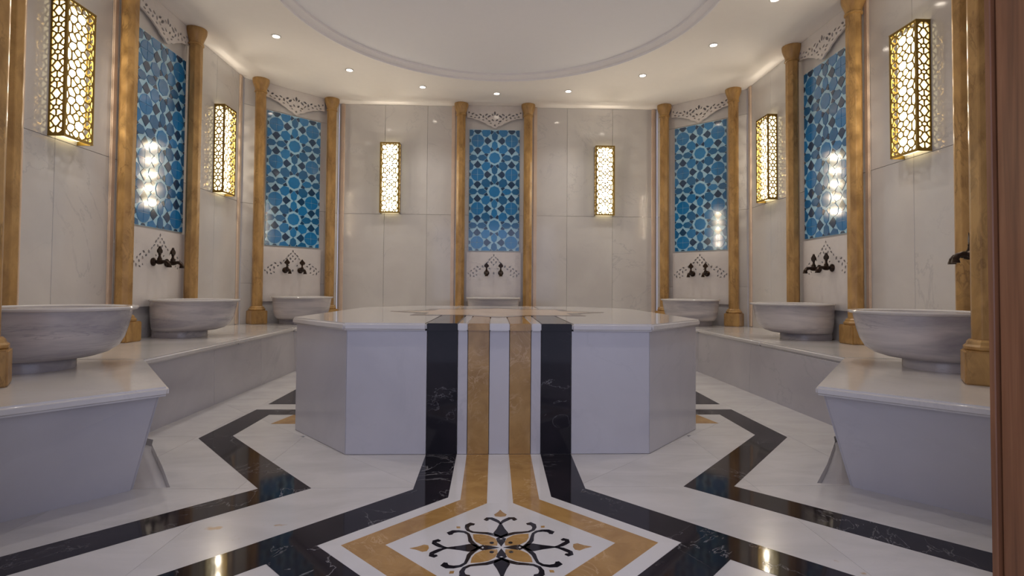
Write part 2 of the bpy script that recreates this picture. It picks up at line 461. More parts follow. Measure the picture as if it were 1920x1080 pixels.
    for q in range(4):
        a = q * PI / 2
        mp('black_spear', [(0.084, 0.0), (0.10, 0.026), (0.125, 0.030), (0.16, 0.017), (0.215, 0.003), (0.215, -0.003), (0.16, -0.017), (0.125, -0.030), (0.10, -0.026)], 'black', a)
        mp('black_heart', [(0.008, 0.0), (0.05, 0.016), (0.064, 0.018), (0.072, 0.011), (0.066, 0.0), (0.072, -0.011), (0.064, -0.018), (0.05, -0.016)], 'black', a)
        mp('ochre_spade', [(0.352, 0.0), (0.325, 0.011), (0.300, 0.028), (0.283, 0.022), (0.278, 0.0), (0.283, -0.022), (0.300, -0.028), (0.325, -0.011)], 'ochre', a)
        for s in (1, -1):
            P = [(0.205, 0.0), (0.222, 0.006 * s), (0.235, 0.014 * s), (0.248, 0.026 * s), (0.262, 0.040 * s), (0.262, 0.056 * s), (0.250, 0.062 * s), (0.240, 0.056 * s)]
            mp('black_scroll', ribbon(P, [0.006, 0.013, 0.018, 0.020, 0.020, 0.021, 0.022, 0.010]), 'black', a)
            # outline of the diagonal petals and their curled ends
            b = a + PI / 4
            P = [(0.035, 0.062 * s), (0.065, 0.060 * s), (0.095, 0.056 * s), (0.125, 0.046 * s), (0.150, 0.028 * s), (0.175, 0.012 * s), (0.200, 0.010 * s), (0.222, 0.022 * s), (0.236, 0.040 * s), (0.236, 0.058 * s), (0.222, 0.066 * s)]
            mp('black_scroll', ribbon(P, [0.006, 0.015, 0.019, 0.018, 0.014, 0.012, 0.014, 0.018, 0.024, 0.028, 0.014]), 'black', b)
        b = a + PI / 4
        mp('ochre_petal', [(0.022, 0.0), (0.040, 0.020), (0.070, 0.036), (0.105, 0.036), (0.135, 0.022), (0.160, 0.0), (0.135, -0.022), (0.105, -0.036), (0.070, -0.036), (0.040, -0.020)], 'ochre', b)
        piece('black_dot', rot([(0.052 + 0.009 * math.cos(t * PI / 4), 0.009 * math.sin(t * PI / 4)) for t in range(8)], b), 'black', 0.003)
        piece('ochre_leaf', rot([(0.262, 0.0), (0.250, 0.010), (0.238, 0.0), (0.250, -0.010)], b), 'ochre', Z)
floor()

# ------------------------------------------------------------------ central heated platform
def platform():
    p = empty('marble_platform', 'large eight-sided marble platform in the middle of the floor with black and ochre stripes', 'platform', (0, 0, 0))
    o = [(-0.92, 3.25), (0.92, 3.25), (1.425, 3.82), (1.425, 5.85), (0.92, 6.45), (-0.92, 6.45), (-1.425, 5.85), (-1.425, 3.82)]
    def off(poly, d):
        n = len(poly); r = []
        for i in range(n):
            a, b, c = poly[i - 1], poly[i], poly[(i + 1) % n]
            e1 = Vector((b[0] - a[0], b[1] - a[1])).normalized(); e2 = Vector((c[0] - b[0], c[1] - b[1])).normalized()
            n1 = Vector((e1.y, -e1.x)); n2 = Vector((e2.y, -e2.x)); k = (n1 + n2) / (1 + n1.dot(n2))
            r.append((b[0] + k.x * d, b[1] + k.y * d))
        return r
    MB().prism(off(o, -0.02), -0.04, 0.745).build('core', 'grout', p)
    def side(a, b, nm='marble_panel', mat='body', z0=0.002, z1=0.744, g=0.0015, proud=0.0):
        d = Vector((b[0] - a[0], b[1] - a[1])).normalized(); n = Vector((d.y, -d.x))
        a2 = Vector(a) + d * g; b2 = Vector(b) - d * g
        P = [a2 + n * proud, b2 + n * proud, b2 - n * 0.02 - d * 0.006, a2 - n * 0.02 + d * 0.006]
        MB().prism([tuple(q) for q in P], z0, z1).build(nm, mat, p, False, 0.0012)
    F = 3.25
    side((-0.92, F), (-0.438, F)); side((0.438, F), (0.92, F))
    side((-0.438, F), (-0.253, F), 'black_panel', 'black', proud=0.001); side((0.253, F), (0.438, F), 'black_panel', 'black', proud=0.001)
    side((-0.253, F), (-0.192, F)); side((0.192, F), (0.253, F))
    side((-0.192, F), (-0.061, F), 'ochre_panel', 'ochre', proud=0.001); side((0.061, F), (0.192, F), 'ochre_panel', 'ochre', proud=0.001)
    side((-0.061, F), (0.061, F))
    for i in range(1, 8):
        a, b = o[i], o[(i + 1) % 8]
        L = math.hypot(b[0] - a[0], b[1] - a[1]); k = 2 if L > 1.5 else 1
        for j in range(k):
            side(tuple(a[t] + (b[t] - a[t]) * j / k for t in (0, 1)), tuple(a[t] + (b[t] - a[t]) * (j + 1) / k for t in (0, 1)))
    top = off(o, 0.028)
    # top slab, split at the middle
    def cutx(poly, s, x): return clip(poly, s, 0, s * x)
    y0 = top[0][1]
    L = cutx(top, 1, -0.438); R = cutx(top, -1, 0.438)
    Cn = [(-0.438, 4.16), (0.438, 4.16), (0.438, top[4][1]), (-0.438, top[4][1])]
    for q in (L, R, Cn):
        MB().prism(q, 0.745, 0.79).build('top_slab', 'slab', p, True, 0.011, 3)
    for x0, x1, nm, mt in ((-0.438, -0.253, 'black_slab', 'black'), (-0.253, -0.192, 'white_slab', 'inlay_white'), (-0.192, -0.061, 'ochre_slab', 'ochre'), (-0.061, 0.061, 'white_slab', 'inlay_white'),
                           (0.061, 0.192, 'ochre_slab', 'ochre'), (0.192, 0.253, 'white_slab', 'inlay_white'), (0.253, 0.438, 'black_slab', 'black')):
        mb = MB().box(x0 + 0.0006, x1 - 0.0006, y0 - 0.001, 4.16, 0.745, 0.7905)
        mb.build(nm, mt, p, False, 0.0035 if mt != 'inlay_white' else 0.005, 2)
    # eight-pointed star inlay on the top
    c = (0.0, 4.86); out = []
    Ro = 0.97; Ri = Ro * 0.765
    for i in range(16):
        a = i * PI / 8; r = Ro if i % 2 == 0 else Ri
        out.append((c[0] + r * math.cos(a), c[1] + r * math.sin(a)))
    inn = [(c[0] + (x - c[0]) * 0.86, c[1] + (y - c[1]) * 0.86) for x, y in out]
    for i in range(0, 16, 2):
        h, j = (i - 1) % 16, (i + 1) % 16
        MB().prism([out[h], out[i], out[j], inn[j], inn[i], inn[h]], 0.786, 0.7915).build('star_point', 'brown', p)
    MB().prism(inn, 0.786, 0.7912).build('star_field', 'cream', p)
platform()

# ------------------------------------------------------------------ benches
def bench(label, s, dx, P, B, T, Wl, joints):
    b = empty('marble_bench', label, 'bench', (0, 0, 0))
    m = lambda q: (s * q[0] + dx * 0, q[1])
    Bm = [m(q) for q in B]; Tm = [m(q) for q in T]
    def shift(q0, q1, d):
        v = Vector((q1[0] - q0[0], q1[1] - q0[1])).normalized(); n = Vector((v.y, -v.x)) * s
        return n * d
    Wm = [m(q) for q in Wl]
    def inner(A):
        out = []
        for i in range(len(A)):
            v = Vector((0, 0))
            if i > 0: v += shift(A[i - 1], A[i], 1)
            if i < len(A) - 1: v += shift(A[i], A[i + 1], 1)
            v.normalize(); out.append((A[i][0] - v.x * 0.035, A[i][1] - v.y * 0.035))
        return out
    core_b = [(q[0], q[1], -0.045) for q in inner(Bm)] + [(q[0], q[1], -0.045) for q in Wm]
    core_t = [(q[0], q[1], 0.475) for q in inner(Tm)] + [(q[0], q[1], 0.475) for q in Wm]
    if s < 0: core_b.reverse(); core_t.reverse()
    MB().loft(core_b, core_t).build('core', 'grout', b)
    for i in range(len(B) - 1):
        L = math.hypot(B[i + 1][0] - B[i][0], B[i + 1][1] - B[i][1]); k = max(1, round(L / 1.1))
        sh = shift(Bm[i], Bm[i + 1], 0.012)
        for j in range(k):
            def lerp(A, t): return Vector((A[i][0] + (A[i + 1][0] - A[i][0]) * t, A[i][1] + (A[i + 1][1] - A[i][1]) * t))
            t0, t1 = j / k + 0.0015 / L, (j + 1) / k - 0.0015 / L
            q = [(*(lerp(Bm, t0) + sh), -0.04), (*(lerp(Bm, t1) + sh), -0.04), (*(lerp(Bm, t1) - sh), -0.04), (*(lerp(Bm, t0) - sh), -0.04)]
            u = [(*(lerp(Tm, t0) + sh), 0.474), (*(lerp(Tm, t1) + sh), 0.474), (*(lerp(Tm, t1) - sh), 0.474), (*(lerp(Tm, t0) - sh), 0.474)]
            MB().loft(q, u).build('front_panel', 'body', b, False, 0.001)
    for poly in joints:
        MB().prism([m(q) for q in poly], 0.475, 0.52).build('seat_slab', 'slab', b, True, 0.012, 3)
    return b
PL = [(-2.314, 1.765), (-1.587, 2.621), (-2.325, 3.60), (-2.41, 6.45), (-1.62, 7.22), (-0.9, 7.22)]
BL = [(-2.62, 1.765), (-1.828, 2.709), (-2.40, 3.68), (-2.42, 6.50), (-1.68, 7.28), (-0.9, 7.28)]
TL = [(-2.36, 1.765), (-1.665, 2.655), (-2.365, 3.62), (-2.44, 6.48), (-1.66, 7.26), (-0.9, 7.26)]
WLL = [(-0.9, 7.95), (-2.37, 7.95), (-3.31, 7.02), (-3.31, 3.57), (-2.50, 2.50), (-2.70, 1.79)]
JL = [[(-2.314, 1.765), (-1.587, 2.621), (-2.325, 3.60), (-3.325, 3.56), (-2.505, 2.47), (-2.715, 1.765)],
      [(-2.325, 3.60), (-2.367, 5.0), (-3.325, 5.0), (-3.325, 3.56)],
      [(-2.367, 5.0), (-2.41, 6.45), (-3.325, 7.0), (-3.325, 5.0)],
      [(-2.41, 6.45), (-1.62, 7.22), (-1.62, 7.965), (-2.36, 7.965), (-3.325, 7.0)],
      [(-1.62, 7.22), (-0.9, 7.22), (-0.9, 7.965), (-1.62, 7.965)]]
bench('long white marble wall bench on the left side with zigzag seat edge', 1, 0, PL, BL, TL, WLL, JL)
PR = [(2.42, 1.765), (1.590, 2.655), (2.50, 3.80), (2.47, 6.48), (1.62, 7.22), (0.9, 7.22)]
BR = [(2.66, 1.765), (1.828, 2.705), (2.50, 3.88), (2.49, 6.53), (1.68, 7.28), (0.9, 7.28)]
TR = [(2.44, 1.765), (1.665, 2.69), (2.51, 3.84), (2.50, 6.51), (1.66, 7.26), (0.9, 7.26)]
WRR = [(0.9, 7.95), (2.43, 7.95), (3.36, 7.06), (3.36, 3.63), (2.63, 2.65), (2.76, 1.79)]
JR = [[(2.42, 1.765), (1.590, 2.655), (2.50, 3.80), (3.375, 3.62), (2.64, 2.63), (2.775, 1.765)],
      [(2.50, 3.80), (2.485, 5.0), (3.375, 5.0), (3.375, 3.62)],
      [(2.485, 5.0), (2.47, 6.48), (3.375, 7.04), (3.375, 5.0)],
      [(2.47, 6.48), (1.62, 7.22), (1.62, 7.965), (2.42, 7.965), (3.375, 7.04)],
      [(1.62, 7.22), (0.9, 7.22), (0.9, 7.965), (1.62, 7.965)]]
bench('long white marble wall bench on the right side beside the wooden door frame', -1, 0, [(-x, y) for x, y in PR], [(-x, y) for x, y in BR], [(-x, y) for x, y in TR], [(-x, y) for x, y in WRR],
      [[(-x, y) for x, y in j] for j in JR])
bc = empty('marble_bench', 'white marble bench behind the platform carrying the far middle basin', 'bench')
MB().box(-0.9, 0.9, 7.28, 7.95, -0.045, 0.475).build('core', 'grout', bc)
for x0, x1 in ((-0.9, 0.0), (0.0, 0.9)):
    MB().box(x0 + 0.0015, x1 - 0.0015, 7.265, 7.285, -0.04, 0.474).build('front_panel', 'body', bc, False, 0.001)
    MB().box(x0 + 0.001, x1 - 0.001, 7.22, 7.965, 0.475, 0.52).build('seat_slab', 'slab', bc, True, 0.012, 3)

# ------------------------------------------------------------------ niches: columns, tile panel, carved work, basin, taps
NICHES = [  # key, x, y, angle in degrees, half column spacing, words
    ('far', -0.045, 7.97, 0.0, 0.497, 'far middle niche'),
    ('fl', -2.842, 7.50, 44.1, 0.50, 'far left corner niche'),
    ('fr', 2.905, 7.515, -43.2, 0.50, 'far right corner niche'),
    ('sl', -3.33, 5.33, 90.0, 0.497, 'left side niche'),
    ('sr', 3.38, 5.35, -90.0, 0.497, 'right side niche'),
    ('nl', -2.915, 3.01, 127.0, 0.64, 'near left niche'),
    ('nr', 3.005, 3.12, -126.9, 0.61, 'near right niche'),
]
def column_parts(root, spread):
    ph = PI / 8
    MB().box(-0.1, 0.1, -0.1, 0.1, 0.0, 0.175).build('base', 'yellow', root, False, 0.008, 2)
    m = MB().lathe([(0.094, 0.175), (0.102, 0.183), (0.102, 0.196), (0.09, 0.206), (0.086, 0.220), (0.075, 0.232)], 8, phase=ph)
    m.build('base_moulding', 'yellow', root)
    MB().lathe([(0.067, 0.225), (0.067, 3.08)], 8, phase=ph).build('shaft', 'yellow', root, False, 0.004, 1)
    MB().lathe([(0.067, 3.04), (0.077, 3.045), (0.077, 3.058), (0.069, 3.066), (0.075, 3.10), (0.090, 3.14), (0.102, 3.175), (0.104, 3.20), (0.104, 3.218)], 16, phase=ph).build('capital', 'yellow', root, True)
col0 = None
ncol = 0
def place_column(x, y, rz, label):
    global col0
    if col0 is None:
        col0 = empty('marble_column', label, 'column', (x, y, 0.52), rz, 'yellow marble columns beside the niches'); column_parts(col0, 0); return col0
    c = copy_tree(col0); c.location = (x, y, 0.52); c.rotation_euler = (0, 0, rz); c['label'] = label
    return c
def world(n, u, v):     # niche local (u along, v into the room) -> world
    a = math.radians(n[3]); c, s = math.cos(a), math.sin(a)
    return (n[1] + u * c + v * s, n[2] + u * s - v * c)
# --- blue tile panel
PW, PH = 0.756, 1.82
P_ = PW / 1.485
def tile_shapes():
    """star pattern of one square cell (circle in the corners, octagon in the middle), in cell units"""
    out = []
    def sym(poly, mat, rots, flip=False):
        seen = []
        for k in rots:
            for f in ((False, True) if flip else (False,)):
                c, s_ = round(math.cos(k * PI / 2)), round(math.sin(k * PI / 2))
                q = []
                for x, y in poly:
                    if f: y = -y
                    q.append((c * x - s_ * y, s_ * x + c * y))
                out.append((q, mat))
    for k in range(4):
        a = k * PI / 2; r = 0.172; e = 0.006
        cc, ss = math.cos(a + PI / 4) * e * 1.4, math.sin(a + PI / 4) * e * 1.4
        out.append(([(cc, ss)] + [(r * math.cos(a + PI / 2 * t / 6) + cc * 0.6, r * math.sin(a + PI / 2 * t / 6) + ss * 0.6) for t in range(7)], 'tile_a'))
    out.append(([(0.5 + 0.155 * math.cos(k * PI / 4), 0.5 + 0.155 * math.sin(k * PI / 4)) for k in range(8)], 'tile_a'))
    kite = [(0.5, 0.262), (0.578, 0.165), (0.562, 0.070), (0.5, 0.018), (0.438, 0.070), (0.422, 0.165)]
    for p in (kite, [(x, -y) for x, y in kite], [(y, x) for x, y in kite], [(-y, x) for x, y in kite]): out.append((p, 'tile_b'))
    sym([(0.170, 0.160), (0.270, 0.132), (0.362, 0.222), (0.340, 0.340), (0.222, 0.362), (0.132, 0.270)], 'leaf', range(4))
    sym([(0.212, 0.028), (0.285, 0.100), (0.345, 0.048), (0.402, 0.0), (0.345, -0.048), (0.285, -0.100), (0.212, -0.028)], 'tile_c', range(4))
    tri = [(0.470, 0.272), (0.402, 0.196), (0.378, 0.232), (0.392, 0.312)]
    T = [tri, [(1 - x, y) for x, y in tri]]
    T += [[(y, x) for x, y in t] for t in T]
    T += [[(1 - x, 1 - y) for x, y in t] for t in T]
    for t in T: out.append((t, 'tile_c'))
    return out
def tile_panel(root):
    x0, x1, y0, y1 = -PW / 2 + 0.005, PW / 2 - 0.005, -PH / 2 + 0.005, PH / 2 - 0.005
    MB().box(-PW / 2, PW / 2, -0.012, 0.0, 0, PH).build('backing', 'strap', root)
    rnd = random.Random(3)
    shapes = tile_shapes()
    for i in range(-2, 4):
        for j in range(-2, 6):
            ox = (-0.5 * 1.485 + 0.246 + i) * P_; oy = (-PH / 2) + (0.246 + j) * P_
            for poly, mat in shapes:
                g = 1.17 if (mat in ('leaf', 'tile_b')) else (1.12 if mat == 'tile_c' else 1.06)
                gx, gy = centroid(poly) if len(poly) != 8 or g > 1.1 or poly[0][0] > 0.3 else (0, 0)
                w = [(ox + (gx + (x - gx) * g) * P_, oy + (gy + (y - gy) * g) * P_) for x, y in poly]
                w = clip(clip(clip(clip(w, 1, 0, x1), -1, 0, -x0), 0, 1, y1), 0, -1, -y0)
                if len(w) < 3 or abs(area(w)) < 6e-5: continue
                m = mat
                if mat == 'leaf': m = 'tile_b' if rnd.random() < 0.6 else 'tile_a'
                elif mat == 'tile_b' and rnd.random() < 0.3: m = 'tile_a'
                tile(root, w, m)
def tile(root, poly, mat):
    if area(poly) < 0: poly = poly[::-1]
    n = len(poly); c = centroid(poly)
    f = [(x, -0.0165, z + PH / 2) for x, z in poly]
    e = [(c[0] + (x - c[0]) * 1.02, -0.012, c[1] + (z - c[1]) * 1.02 + PH / 2) for x, z in poly]
    m = MB().add(e + f, [tuple(range(n, 2 * n))] + [(i, (i + 1) % n, (i + 1) % n + n, i + n) for i in range(n)])
    m.build('tile', mat, root)
# --- carved marble frieze and lower carved plate (leaf-shaped openings)
def leaf(cx, cz, l, w, a, n=5):
    P = []
    for k in range(n + 1):
        t = k / n; P.append((l * 1.3 * (t - 0.5), w * 0.78 * math.sin(PI * t) ** 0.8 if 0 < t < 1 else 0))
    for k in range(n - 1, 0, -1):
        t = k / n; P.append((l * 1.3 * (t - 0.5), -w * 0.78 * math.sin(PI * t) ** 0.8))
    c, s = math.cos(a), math.sin(a)
    return [(cx + c * x - s * y, cz + s * x + c * y) for x, y in P]
FR_H = 0.34
def frieze_mesh():
    hw = 0.415
    edge = [(-hw, 0.155), (-0.34, 0.15), (-0.30, 0.135), (-0.24, 0.12), (-0.20, 0.10), (-0.14, 0.075), (-0.10, 0.045), (-0.055, 0.035), (-0.03, 0.012), (0.0, 0.0)]
    out = [(-hw, FR_H)] + edge + [(-x, z) for x, z in edge[::-1][1:]] + [(hw, FR_H)]
    H = []
    def both(x, z, l, w, a):
        H.append(leaf(x, z, l, w, a))
        if abs(x) > 1e-6: H.append(leaf(-x, z, l, w, -a))
    both(0, 0.225, 0.05, 0.022, PI / 2); both(0.0, 0.045, 0.022, 0.02, 0)
    both(0.035, 0.205, 0.034, 0.014, 1.0); both(0.030, 0.125, 0.034, 0.015, 0.7); both(0.085, 0.18, 0.05, 0.020, -0.7)
    both(0.080, 0.108, 0.036, 0.016, 0.3); both(0.125, 0.205, 0.04, 0.016, -0.5); both(0.125, 0.145, 0.034, 0.014, 0.9); both(0.060, 0.075, 0.026, 0.012, 0.3)
    both(0.172, 0.175, 0.036, 0.017, 1.5); both(0.175, 0.125, 0.026, 0.012, 0.2); both(0.215, 0.205, 0.034, 0.014, 0.6); both(0.235, 0.160, 0.03, 0.015, -0.8)
    both(0.275, 0.195, 0.036, 0.014, 0.3); both(0.300, 0.158, 0.026, 0.012, 0.0); both(0.330, 0.215, 0.034, 0.016, -0.5); both(0.355, 0.175, 0.030, 0.014, 0.2); both(0.385, 0.235, 0.028, 0.013, 0.9)
    return plate('carved_plate', out, H, 0.016)
def spray_mesh():
    hw = 0.405; H = []
    def both(x, z, l, w, a):
        H.append(leaf(x, z, l, w, a))
        if abs(x) > 1e-6: H.append(leaf(-x, z, l, w, -a))
    both(0, 0.47, 0.03, 0.014, PI / 2); both(0, 0.40, 0.022, 0.013, PI / 2)
    both(0.03, 0.435, 0.026, 0.013, -0.8); both(0.062, 0.405, 0.034, 0.016, -0.9); both(0.034, 0.365, 0.030, 0.016, 1.0); both(0.0, 0.33, 0.024, 0.012, PI / 2)
    both(0.09, 0.365, 0.03, 0.013, -0.6); both(0.125, 0.335, 0.026, 0.012, -1.0); both(0.165, 0.30, 0.034, 0.016, 1.0); both(0.205, 0.262, 0.026, 0.014, -0.2)
    both(0.24, 0.295, 0.03, 0.014, 0.4); both(0.255, 0.235, 0.034, 0.014, 1.3); both(0.29, 0.265, 0.03, 0.014, -0.6); both(0.305, 0.205, 0.028, 0.015, 1.2)
    both(0.335, 0.235, 0.026, 0.013, -0.9); both(0.345, 0.165, 0.034, 0.014, 1.4); both(0.295, 0.155, 0.024, 0.012, 0.5); both(0.375, 0.195, 0.022, 0.012, 1.0); both(0.0, 0.20, 0.022, 0.022, 0)
    both(0.06, 0.27, 0.022, 0.011, 0.5); both(0.255, 0.175, 0.022, 0.011, 0.8)
    return plate('pierced_plate', [(-hw, -0.22), (hw, -0.22), (hw, 0.515), (-hw, 0.515)], H, 0.010)
FM = frieze_mesh(); FM.materials.append(M['niche'])
SM = spray_mesh(); SM.materials.append(M['niche'])
# --- basin: round bowl touching the wall, smaller round foot also touching it
def basin_parts(root):
    def ring(cy, r, z, n=40): return [(r * math.cos(2 * PI * i / n), -cy + r * math.sin(2 * PI * i / n), z) for i in range(n)]
    mb = MB()
    prof = [(0.28, 0.235, 0.060), (0.285, 0.275, 0.066), (0.315, 0.305, 0.085), (0.340, 0.330, 0.12), (0.352, 0.346, 0.17), (0.360, 0.356, 0.23), (0.366, 0.363, 0.29), (0.370, 0.368, 0.345)]
    prof = [(max(a, b + 0.0) + 0.005, b, z) for a, b, z in prof]
    outer = [ring(c, r, z) for c, r, z in prof]
    inner = [ring(0.376, 0.318, 0.345), ring(0.372, 0.300, 0.30), ring(0.365, 0.26, 0.22), ring(0.355, 0.19, 0.16), ring(0.35, 0.08, 0.14)]
    mb.rings(outer + inner, True, True)
    mb.build('bowl', 'basin', root, True)
    m2 = MB(); r0 = [ring(0.386, 0.366, 0.335), ring(0.386, 0.382, 0.340), ring(0.386, 0.386, 0.350), ring(0.386, 0.381, 0.359), ring(0.386, 0.330, 0.360), ring(0.386, 0.320, 0.352), ring(0.386, 0.320, 0.335)]
    m2.rings(r0 + [r0[0]], False, False)
    m2.build('rim', 'slab', root, True)
    MB().rings([ring(0.240, 0.232, 0.0), ring(0.240, 0.232, 0.05), ring(0.240, 0.224, 0.066)]).build('foot', 'basin', root, True)
# --- tap
def tap_parts(root):
    # local: wall at y=0, towards room -y
    m = MB(); n = 16
    m.rings([[(r * math.cos(2 * PI * i / n), y, r * math.sin(2 * PI * i / n)) for i in range(n)] for r, y in ((0.040, 0.0), (0.040, -0.008), (0.030, -0.015), (0.020, -0.024), (0.016, -0.03))])
    m.build('flange', 'bronze', root, True)
    MB().tube([(0, -0.02, 0), (0, -0.035, 0), (0, -0.05, 0), (0, -0.075, 0.0), (0, -0.095, 0.0)], [0.015, 0.018, 0.026, 0.025, 0.018], 12).build('body', 'bronze', root, True)
    MB().tube([(0, -0.085, 0.002), (0, -0.115, 0.004), (0, -0.138, -0.004), (0, -0.15, -0.022), (0, -0.152, -0.04), (0, -0.152, -0.052)], [0.016, 0.016, 0.017, 0.018, 0.022, 0.024], 12).build('spout', 'bronze', root, True)
    h = MB().lathe([(0.019, 0.01), (0.022, 0.03), (0.014, 0.045), (0.010, 0.06), (0.012, 0.075)], 12, 0, -0.062)
    hd = h.build('handle', 'bronze', root, True)
    f = MB()
    sp = [(0.0, 0.150), (0.013, 0.130), (0.032, 0.110), (0.029, 0.092), (0.012, 0.084), (0.009, 0.072)]
    out = [(x, z) for x, z in sp] + [(-x, z) for x, z in sp[::-1][:-1]]
    k = len(out)
    f.add([(x, -0.069, z) for x, z in out] + [(x, -0.055, z) for x, z in out], [tuple(range(k)), tuple(range(k, 2 * k))[::-1]] + [(i, (i + 1) % k, (i + 1) % k + k, i + k) for i in range(k)])
    f.build('finial', 'bronze', hd, False, 0.003, 2)
protos = {}
def instance(kind, maker, name, label, cat, loc, rz, group):
    if kind not in protos:
        o = empty(name, label, cat, loc, rz, group); maker(o); protos[kind] = o; return o
    o = copy_tree(protos[kind]); o.location = loc; o.rotation_euler = (0, 0, rz); o['label'] = label; return o
def mk_frieze(root): link('carved_plate', FM, None, root)
def mk_spray(root): link('pierced_plate', SM, None, root)
COLS = {'nl': [(-2.452, 2.61), (-3.25, 3.615)], 'nr': [(3.33, 3.69), (2.55, 2.72)], 'sl': [(-3.23, 4.71), (-3.23, 5.73)], 'sr': [(3.28, 5.81), (3.28, 4.785)]}
for n in NICHES:
    key, x, y, ang, hs, words = n
    rz = math.radians(ang)
    left, right = ('left', 'right')
    if key in ('nl', 'nr'):
        names = {'nl': ('nearest', 'deeper'), 'nr': ('deeper', 'nearest')}[key]
        lb = ['%s of the two columns at the %s, at the %s edge of the view' % (w.capitalize() if 0 else w, words, 'left' if key == 'nl' else 'right beside the wooden frame') for w in names]
    else:
        lb = ['faceted yellow marble column on the %s side of the %s' % (w, words) for w in (left, right)]
    if key == 'nl': lb = ['nearest yellow marble column at the left edge of the picture', 'yellow marble column just behind the nearest one at the left edge']
    if key == 'nr': lb = ['yellow marble column behind the dark taps, second from the wooden frame', 'nearest yellow marble column with square base touching the wooden door frame']
    for u, l in ((-hs, lb[0]), (hs, lb[1])):
        w = world(n, u, 0.103)
        if key in COLS: w = COLS[key][0 if u < 0 else 1]
        place_column(w[0], w[1], rz, l)
    vis = key not in ('nl', 'nr')
    w = world(n, 0, 0.0)
    if vis:
        p = instance('panel', tile_panel, 'tile_panel', 'tall blue mosaic panel of star-pattern tiles in the %s' % words, 'tile panel', (w[0], w[1], 1.565), rz, 'blue mosaic panels in the niches')
        w2 = world(n, 0, 0.03)
        instance('frieze', mk_frieze, 'carved_frieze', 'pierced white marble frieze at the ceiling of the %s' % words, 'frieze', (w2[0], w2[1], ZC - FR_H - 0.002), rz, 'carved friezes over the tile panels')
        w2 = world(n, 0, 0.010)
        instance('spray', mk_spray, 'marble_splashback', 'white marble splashback with leaf-shaped piercings around the taps of the %s' % words, 'splashback', (w2[0], w2[1], 1.03), rz, 'pierced splashbacks behind the taps')
    instance('basin', basin_parts, 'marble_basin', {'far': 'far middle grey-veined marble basin, half hidden behind the platform', 'fl': 'marble basin of the far left corner niche, beside the platform edge',
             'fr': 'marble basin of the far right corner niche, beside the platform edge', 'sl': 'second marble basin on the left bench under the tall blue panel',
             'sr': 'second marble basin on the right bench under the tall blue panel', 'nl': 'large striped marble basin nearest the viewer on the left bench',
             'nr': 'large striped marble basin nearest the viewer on the right bench, by the wooden frame'}[key], 'basin', (*world(n, {'sl': -0.06, 'sr': 0.05, 'fl': -0.03, 'fr': 0.02}.get(key, 0), 0.026 if vis else (0.006 if key == 'nl' else 0.002)), 0.52), rz, 'marble basins on the benches')
    for u, sd in ((-0.105, 'left'), (0.105, 'right')):
        if key == 'nl': continue
        w = world(n, u, 0.021) if key != 'nr' else world(n, u - 0.1, 0.045)
        instance('tap', tap_parts, 'tap', 'dark bronze tap, %s one of the pair in the %s' % (sd, words) if key != 'nr' else 'dark bronze tap sticking out beside the near right columns, %s of its pair' % ('farther' if sd == 'left' else 'nearer'),
                 'tap', (w[0], w[1], 1.235), rz, 'bronze taps over the basins')

_n = NICHES[-1]
_w = bpy.data.objects['wall_near_right']
_b = MB().box(-0.42, 0.42, -0.045, 0.0, 0.90, 1.62).build('marble_block', 'niche', None, True, 0.004)
_b.location = (_n[1], _n[2], 0); _b.rotation_euler = (0, 0, math.radians(_n[3])); _b['kind'] = 'structure'; _b.name = 'trim_14'

# ------------------------------------------------------------------ lattice wall lamps
LW, LD, LH = 0.275, 0.115, 1.03
def lattice(w, h, name):
    sites = []
    k = 0.0
    P = h / 5
    for j in range(-1, 7):
        zc = (j + 0.5) * P
        sites.append((0, zc, 0.0006, 's'))
        n = 8
        for i in range(n):
            a = PI / n + 2 * PI * i / n
            sites.append((0.072 * math.cos(a) * (w / 0.25 if w > 0.2 else 0.55), zc + 0.070 * math.sin(a), 0.0, 'r'))
        sites.append((0, zc + P / 2, -0.0003, 'd'))
        for sgn in (-1, 1):
            sites.append((sgn * w * 0.42, zc + P / 2, 0, 'e')); sites.append((sgn * w * 0.46, zc, -0.0006, 'e'))
            if w > 0.2: sites.append((sgn * w * 0.22, zc + P / 2, -0.0002, 'e'))
    sites = [s for s in sites if -0.1 < s[1] < h + 0.1]
    rect = (-w / 2 + 0.008, w / 2 - 0.008, 0.008, h - 0.008)
    H = []
    for s, p in voronoi(sites, rect):
        q = inset(p, 0.0058)
        if q and abs(area(q)) > 4e-5: H.append(chaikin(q, 1 if s[3] != 's' else 0))
    return plate(name, [(-w / 2, 0), (w / 2, 0), (w / 2, h), (-w / 2, h)], H, 0.004)
LF = lattice(LW, LH, 'front_lattice'); LF.materials.append(M['gold'])
LS = lattice(LD, LH, 'side_lattice'); LS.materials.append(M['gold'])
